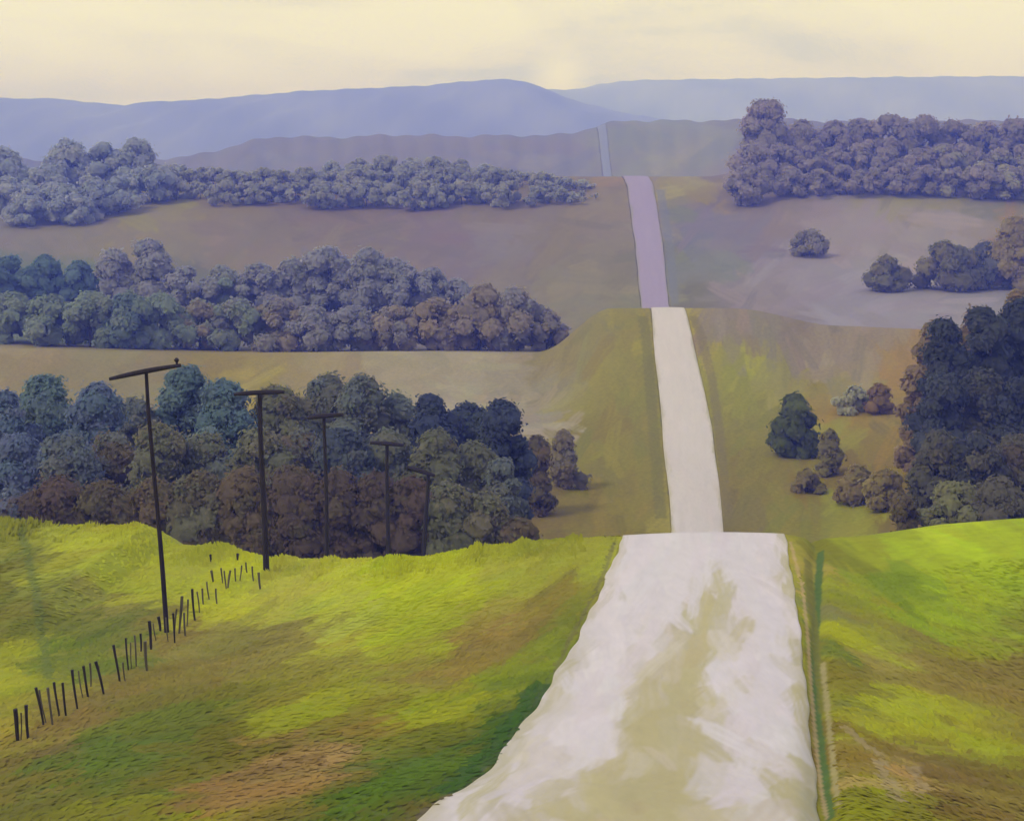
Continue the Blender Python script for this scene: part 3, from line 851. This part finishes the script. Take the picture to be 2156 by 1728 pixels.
# upper right grove
UR = [(90,82,98),(98,88,102),(84,78,90)]
plant(1610, 640, 205, 130, UR, 'tallest dark mauve tree rising above the upper right grove', density=1.2, low=0.0, leafpx=7, group='big trees of the upper right grove', seed=21)
plant(1585, 610, 300, 120, UR, 'dark mauve tree at the left end of the upper right grove, below the tallest one', density=1.2, low=0.0, leafpx=7, group='big trees of the upper right grove')
plant(1570, 590, 345, 100, UR, 'dark purple bush-like tree hanging at the left foot of the upper right grove', density=1.0, low=0.0, leafpx=7, group='big trees of the upper right grove')
for i, (u, y, vt, w) in enumerate([(1690, 665, 250, 100), (1750, 670, 252, 100), (1815, 675, 246, 100), (1880, 670, 238, 110), (1945, 675, 240, 100), (2010, 680, 252, 100), (2075, 680, 254, 100), (2140, 680, 246, 100), (2200, 680, 246, 100)]):
    plant(u, y, vt, w * 1.3, UR, 'mauve-grey tree in the skyline row of the upper right grove', group='skyline row of the upper right grove', density=1.0, low=0.0, leafpx=7)
for i in range(20):
    u = 1640 + (i % 10) * 58; row = i // 10
    plant(u + row * 25, 625 - row * 30, 300 + row * 42 + (i * 5 % 14), 110, UR + ([(96,94,88)] if u > 1950 else []), 'mauve-grey tree on the slope inside the upper right grove',
          group='slope trees of the upper right grove', density=0.9, low=0.0, leafpx=7)

# bushes on the pale slope, right
plant(1704, 500, 481, 92, [(88,82,88),(80,76,84)], 'small dark oval bush alone on the pale slope', cat='shrub', name='shrub', shape='bush', density=1.0, leafpx=6)
RB = [(74,74,78),(66,70,80),(86,80,70),(70,66,66)]
plant(1866, 425, 534, 100, RB, 'left and smaller of the dark bushes near the right edge on the slope', cat='shrub', name='shrub', shape='bush', leafpx=7, group='dark bushes on the right slope')
plant(1990, 425, 502, 150, RB, 'rounded dark bush in the middle of the three on the right slope', cat='shrub', name='shrub', shape='bush', leafpx=7, group='dark bushes on the right slope')
plant(2082, 430, 510, 150, [(62,66,84),(70,72,86)], 'blue-grey bush nearest the right edge on the slope', cat='shrub', name='shrub', shape='bush', leafpx=7, group='dark bushes on the right slope')
plant(2140, 425, 452, 110, [(92,82,64),(86,76,62),(98,88,72)], 'orange-brown bush at the right edge high on the slope', cat='shrub', name='shrub', shape='bush', leafpx=7)

# big dark grove at the right edge
RD = [(40,48,68),(46,54,72),(38,44,60),(52,58,72)]
RN = [(62,64,62),(56,58,58),(68,66,56)]
for (u, y, vt, w, c, lb) in [
    (1990, 180, 668, 130, RD, 'navy tree at the left shoulder of the big dark grove on the right'),
    (2075, 184, 648, 130, RD, 'navy tree with a brown-rimmed top in the middle of the big right grove'),
    (2155, 186, 625, 130, RD, 'tallest navy tree at the right edge of the big right grove'),
    (1985, 168, 780, 130, RD, 'blue-black tree on the left face of the big right grove'),
    (2070, 170, 770, 140, RD + RN, 'blue-black tree in the heart of the big right grove'),
    (2150, 168, 790, 130, RD, 'blue-black tree halfway down the right edge'),
    (1975, 150, 900, 120, RN, 'grey-green tree at the lower left of the big right grove'),
    (2060, 148, 905, 130, RN + RD, 'grey-green tree low in the middle of the big right grove'),
    (2145, 150, 915, 130, RN + PURP, 'dark plum tree low at the right edge'),
    (2010, 128, 1010, 130, [(84,88,60),(74,76,56)], 'olive shrub at the foot of the big right grove'),
    (2110, 126, 1005, 130, [(70,68,62),(62,62,60)], 'dark grey shrub at the foot of the big right grove near the edge')]:
    plant(u, y, vt, w * 1.2, c, lb, group='trees of the big dark grove on the right', density=1.1, low=0.0)
for (u, y, vt, w, c, lb) in [
    (1965, 196, 672, 90, [(88,76,62),(82,70,58)], 'brown bush behind the left shoulder of the big right grove'),
    (2060, 200, 640, 110, [(86,74,62),(80,68,60)], 'brown bush showing as a rim over the middle of the big right grove'),
    (2145, 204, 606, 100, [(88,76,62),(82,72,60)], 'brown bush showing over the top of the big right grove at the right edge'),
    (1925, 190, 765, 70, [(92,78,64),(84,72,58),(98,84,70)], 'russet bush on the left flank of the big right grove'),
    (1852, 240, 806, 60, [(84,66,54),(78,64,54)], 'small dark russet bush left of the big right grove'),
    (1795, 243, 812, 112, [(94,98,86),(102,106,92)], 'grey-green flat bush beside the small russet one'),
    (1672, 212, 826, 96, [(54,70,44),(48,62,46),(62,76,44)], 'dark green round bush alone right of the road'),
    (1745, 200, 900, 60, [(86,82,54),(78,74,50)], 'low olive bush below the dark green round bush'),
    (1700, 190, 985, 70, [(88,80,50),(80,74,50)], 'faint brown bush on the slope right of the road'),
    (1905, 128, 1042, 60, [(72,64,44),(64,58,44)], 'small dark brown shrub peeping over the brow right of the road'),
    (1800, 182, 975, 90, [(94,82,48),(86,78,50)], 'wide brown bush in the middle of the right slope'),
    (1865, 175, 985, 90, [(88,78,48),(96,88,50)], 'brown-olive bush at the left foot of the big right grove')]:
    plant(u, y, vt, w * 1.1, c, lb, cat='shrub', name='shrub', shape='bush', density=0.9)

# ------------------------------------------------------------------ utility poles
def wood_mat(name, c0, c1):
    m = bpy.data.materials.new(name); m.use_nodes = True
    t = m.node_tree
    tc = t.nodes.new('ShaderNodeTexCoord'); mp = t.nodes.new('ShaderNodeMapping')
    mp.inputs['Scale'].default_value = (9, 9, 0.9)
    n = t.nodes.new('ShaderNodeTexNoise'); n.inputs['Scale'].default_value = 2.0; n.inputs['Detail'].default_value = 5
    r = t.nodes.new('ShaderNodeValToRGB')
    r.color_ramp.elements[0].position = 0.35; r.color_ramp.elements[0].color = c0 + (1,)
    r.color_ramp.elements[1].position = 0.7; r.color_ramp.elements[1].color = c1 + (1,)
    t.links.new(tc.outputs['Object'], mp.inputs[0]); t.links.new(mp.outputs[0], n.inputs['Vector'])
    t.links.new(n.outputs[0], r.inputs[0]); t.links.new(r.outputs[0], t.nodes['Principled BSDF'].inputs['Base Color'])
    t.nodes['Principled BSDF'].inputs['Roughness'].default_value = 0.9
    return m


M_pole = wood_mat('weathered_dark_timber', (0.008, 0.005, 0.006), (0.032, 0.020, 0.020))
M_post = wood_mat('dark_stake_timber', (0.010, 0.007, 0.005), (0.05, 0.034, 0.02))
M_post2 = wood_mat('faded_stake_timber', (0.07, 0.06, 0.03), (0.16, 0.13, 0.07))


def utility_pole(ub, vb, yb, utop, vtop, arm, arad, prad, label, ins=False):
    """arm: (u0, v0, u1, v1) ends of the crossarm"""
    x = (ub - CU) / F * yb
    z = float(H(x, yb)) - 0.3
    root = empty('utility_pole', (x, yb, z), label, 'utility pole', 'utility poles along the fence line')
    xt = (utop - CU) / F * yb - x; zt = CAMZ - (vtop - EYE) / F * yb - z
    r = np.random.default_rng(int(ub))
    V, Fc = [], []
    n = 9
    path = [np.array([xt * t + 0.03 * math.sin(t * 5 + ub), 0.0, zt * t]) for t in np.linspace(0, 1, n)]
    path[-1] = np.array([xt, 0, zt])
    tube(V, Fc, path, [prad * (1.15 - 0.35 * t) * (1 + r.normal(0, 0.03)) for t in np.linspace(0, 1, n)], 10)
    new_mesh('pole', V, Fc, None, M_pole, root)
    V, Fc = [], []
    a = [np.array([(arm[0] - CU) / F * yb - x, -prad * 1.2, CAMZ - (arm[1] - EYE) / F * yb - z]),
         np.array([(arm[2] - CU) / F * yb - x, -prad * 1.2, CAMZ - (arm[3] - EYE) / F * yb - z])]
    ts = np.linspace(0, 1, 7)
    pts = [a[0] * (1 - t) + a[1] * t + np.array([0, 0, 0.03 * math.sin(t * 3.1)]) for t in ts]
    tube(V, Fc, pts, [arad * (0.55 + 0.6 * math.sin(math.pi * (0.12 + 0.76 * t)) + r.normal(0, 0.03)) for t in ts], 8)
    new_mesh('crossarm', V, Fc, None, M_pole, root)
    if ins:
        V, Fc = [], []
        p = a[1] * 0.94 + a[0] * 0.06
        tube(V, Fc, [p, p + np.array([0.01, 0, 0.12]), p + np.array([0.0, 0, 0.2]), p + np.array([0.0, 0, 0.27])], [0.03, 0.04, 0.09, 0.03], 8)
        new_mesh('insulator', V, Fc, None, M_pole, root)
    return root


utility_pole(352, 1305, 46.5, 308, 786, (232, 797, 382, 768), 0.075, 0.075, 'tallest dark utility pole at the left with a tilted crossarm', True)
utility_pole(560, 1215, 58.5, 547, 822, (494, 829, 600, 824), 0.09, 0.115, 'second pole from the left, thick with a level crossarm')
utility_pole(690, 1215, 71, 682, 872, (648, 879, 724, 872), 0.11, 0.10, 'third pole from the left, slim, its foot behind the brow')
utility_pole(818, 1200, 88, 815, 930, (780, 931, 850, 936), 0.12, 0.13, 'fourth pole from the left, half as tall as the tallest')
utility_pole(889, 1190, 98, 902, 994, (856, 982, 916, 1000), 0.15, 0.16, 'smallest and most distant pole, with a lopsided crossarm')

# ------------------------------------------------------------------ fence posts
posts = [  # top u, v, foot u, v, radius, faded, label
 (30,1492,40,1558,.05,0,'thick black stake at the left edge, the lowest of the fence row'),
 (44,1500,43,1556,.016,1,'thread-thin stake beside the lowest black stake'),
 (54,1484,62,1556,.036,0,'second dark stake from the left edge, narrowing to its foot'),
 (76,1448,92,1526,.034,0,'long stake leaning left, third dark one from the left edge'),
 (102,1448,110,1530,.032,1,'brownish slender stake right of the long leaning one'),
 (115,1436,125,1508,.030,0,'left one of the close pair of stakes with dark tips'),
 (130,1437,142,1506,.030,0,'right one of the close pair of stakes with dark tips'),
 (153,1410,163,1492,.032,0,'long dark stake standing alone right of the close pair'),
 (174,1402,189,1468,.034,0,'dark leaning stake, left of the two ending the lower row'),
 (188,1396,192,1446,.026,1,'short faded stake between the two dark ones ending the lower row'),
 (201,1393,220,1461,.036,0,'strongly leaning dark stake that ends the lower row before the gap'),
 (240,1358,252,1436,.036,0,'tall stake just after the gap in the fence row'),
 (260,1394,264,1435,.022,1,'short faded stake at the foot of the tall one after the gap'),
 (266,1343,270,1412,.026,0,'slender stake second in the upper row after the gap'),
 (282,1337,288,1404,.026,1,'faded slender stake third in the upper row after the gap'),
 (295,1334,297,1374,.030,0,'short dark stake in the middle of the upper row'),
 (305,1350,311,1412,.045,1,'broad faded grey stake low beside the thick black one'),
 (313,1307,320,1368,.046,0,'thick black stake left of the tallest pole foot'),
 (333,1298,338,1328,.046,0,'short thick black stake touching the foot of the tallest pole'),
 (363,1291,370,1356,.034,0,'dark stake just right of the foot of the tallest pole'),
 (382,1255,378,1333,.045,1,'faded grey stake leaning right, second right of the tallest pole'),
 (387,1290,392,1340,.035,1,'short faded stake crossing the grey leaning one'),
 (405,1240,411,1307,.040,0,'brown stake with a dark tip, third right of the tallest pole'),
 (425,1239,430,1273,.034,1,'short faded stake right of the brown one with a dark tip'),
 (444,1201,452,1226,.045,1,'faded stake on the bright grass, left one of a V of stakes'),
 (455,1239,457,1271,.035,1,'faint stake low under the V of stakes'),
 (486,1201,478,1237,.045,1,'faded stake leaning right, right one of a V of stakes'),
 (443,1167,447,1183,.045,0,'tiny dark stake highest up left on the brow'),
 (500,1165,502,1184,.045,0,'tiny dark stake on the brow left of the second pole'),
 (544,1205,550,1241,.045,1,'faded stake at the foot of the second utility pole'),
 (84,1452,98,1522,.018,1,'thin faded stake pressed against the long leaning one near the left edge'),
 (166,1412,176,1470,.018,1,'thin faded stake between two dark ones late in the lower row'),
 (209,1402,214,1446,.016,1,'thin faded stake beside the last leaning stake of the lower row'),
 (274,1352,279,1408,.018,1,'thin faded stake between the slender ones of the upper row'),
 (323,1312,330,1350,.020,1,'thin faded stake between the thick black one and the short thick one'),
 (349,1300,356,1352,.022,1,'faded stake right at the foot of the tallest pole, on its right side'),
 (373,1282,366,1330,.028,1,'faded stake crossing others just right of the tallest pole'),
 (397,1262,392,1318,.030,1,'grey stake leaning right within the crossed stakes'),
 (415,1246,420,1290,.026,1,'thin faded stake between the last stakes below the bright grass'),
 (466,1196,468,1228,.030,1,'faint stake inside the V of stakes on the bright grass'),
 (436,1225,441,1262,.028,1,'thin faded stake just below the lowest bright grass, before the V of stakes'),
 (473,1202,476,1240,.030,1,'faded stake just left of the right arm of the V of stakes'),
 (494,1196,498,1224,.030,1,'faded stake just right of the V of stakes'),
 (508,1190,505,1222,.030,1,'faded stake leaning right between the V of stakes and the second pole'),
 (531,1192,535,1224,.032,1,'faded slim stake one step left of the second utility pole'),
 (518,1184,521,1206,.035,1,'faint short stake on the brow just left of the second pole')]
for (ut, vt, ub, vb, rad, faded, lb) in posts:
    x, y, z = hit(ub, vb, 18, 61)
    hh = (vb - vt) / F * y
    dx = (ut - ub) / F * y
    V, Fc = [], []
    r = np.random.default_rng(int(ut * 3 + vb))
    path = [np.array([dx * t + 0.02 * math.sin(t * 3 + ut), 0.0, -0.12 + (hh + 0.12) * t]) for t in np.linspace(0, 1, 5)]
    tube(V, Fc, path, [rad * (0.72 + 0.42 * t) * (1 + r.normal(0, 0.06)) for t in np.linspace(0, 0.95, 5)], 7)
    o = new_mesh('fence_post', V, Fc, None, M_post2 if faded else M_post)
    o.location = (x, y, z)
    o['label'] = lb; o['category'] = 'fence post'; o['group'] = 'wooden stakes of the fence row'

M_grass = tint_material('grass_blades', 3.0, 0.08, 0.0, 0.95)
# ------------------------------------------------------------------ grass over the near hill (uncountable)
rg = np.random.default_rng(11)
N = 46000
yy = np.interp(rg.uniform(0, 1, N), [0, 0.75, 1], [19, 58, 64])
xx = rg.uniform(-0.42, 0.42, N) * yy * 1.05
l_, r_ = road_edges(yy)
keep = (xx < l_ - 0.1) | (xx > r_ + 0.12)
keep &= ~((xx > 9) & (yy > 54))
keep &= np.abs(xx - np.interp(yy, [24, 36, 61], [5.28, 7.75, 13.0])) > 0.42
xx, yy = xx[keep], yy[keep]
zz = H(xx, yy)
gi = np.clip(np.searchsorted(ROWS, yy), 0, len(ROWS) - 1)
gj = np.clip(np.searchsorted(SC, xx / width_of(yy)), 0, len(SC) - 1)
base = GC[gi, gj]
n = len(xx)
patch = 0.5 + 0.5 * np.sin(xx * 0.9 + 1.3 * np.sin(yy * 0.5)) * np.sin(yy * 0.7 + xx * 0.3)
hgt = rg.uniform(0.02, 0.07, n) * (0.6 + 0.8 * patch)
hgt *= np.where(yy > 57, np.where(xx < 3, 1.9, 0.8) + 2.6 * np.clip(np.sin(xx * 2.3 + 1.5 * np.sin(xx * 0.7)), 0, 1) ** 2 * (xx < 3), 1.0)
wd = rg.uniform(0.03, 0.08, n)
az = rg.normal(0, 0.5, n)
da = np.where(xx < 4, 0.9, 2.3) + 0.6 * np.sin(xx * 0.4) + 0.4 * np.sin(yy * 0.35) + rg.normal(0, 0.3, n)   # which way the sward lies
ln = rg.uniform(0.10, 0.30, n) * np.where(yy > 57, 0.35, 1.0)
lx, ly = np.cos(da) * ln, np.sin(da) * ln
cx, sx = -np.sin(da) * wd, np.cos(da) * wd
P0 = np.stack([xx - cx, yy - sx, H(xx - cx, yy - sx) - 0.01], -1); P1 = np.stack([xx + cx, yy + sx, H(xx + cx, yy + sx) - 0.01], -1)
P2 = np.stack([xx + cx * 0.6 + lx, yy + sx * 0.6 + ly, H(xx + lx, yy + ly) + hgt], -1)
P3 = np.stack([xx - cx * 0.6 + lx * 1.1, yy - sx * 0.6 + ly * 1.1, H(xx + lx, yy + ly) + hgt * 0.8], -1)
V = np.stack([P1, P0, P3, P2], 1).reshape(-1, 3)
cj = base * (1 + rg.normal(0.0, 0.05, (n, 1)))
new = new_mesh('grass', V, np.arange(n * 4).reshape(-1, 4), np.repeat(np.clip(cj, 0.004, 1), 4, 0), M_grass, smooth=True)
new.data.normals_split_custom_set_from_vertices(np.repeat(np.array([[0.0, -0.2, 0.98]]), n * 4, 0).tolist())
new['kind'] = 'stuff'
new['label'] = 'short lime and olive grass over the near hillside'
new['category'] = 'grass'

# ------------------------------------------------------------------ haze
HZ = dict(x0=-9500, x1=9500, y0=-160, y1=8800, z0=-62 + CAMZ - 12, z1=CAMZ + 310)
hv = [(HZ[a], HZ[b], HZ[c]) for a in ('x0', 'x1') for b in ('y0', 'y1') for c in ('z0', 'z1')]
hf = [(0, 1, 3, 2), (4, 6, 7, 5), (0, 4, 5, 1), (2, 3, 7, 6), (0, 2, 6, 4), (1, 5, 7, 3)]
M_haze = bpy.data.materials.new('valley_haze')
M_haze.use_nodes = True
t = M_haze.node_tree
t.nodes.clear()
out = t.nodes.new('ShaderNodeOutputMaterial')
pv = t.nodes.new('ShaderNodeVolumePrincipled')
pv.inputs['Color'].default_value = HAZE_C + (1,)
pv.inputs['Absorption Color'].default_value = (1, 1, 1, 1)
pv.inputs['Density'].default_value = HAZE_D
pv.inputs['Anisotropy'].default_value = 0.1
t.links.new(pv.outputs[0], out.inputs['Volume'])
hz = new_mesh('haze', hv, hf, None, M_haze)
hz['kind'] = 'stuff'
hz['label'] = 'thin lavender-blue haze filling the valleys'
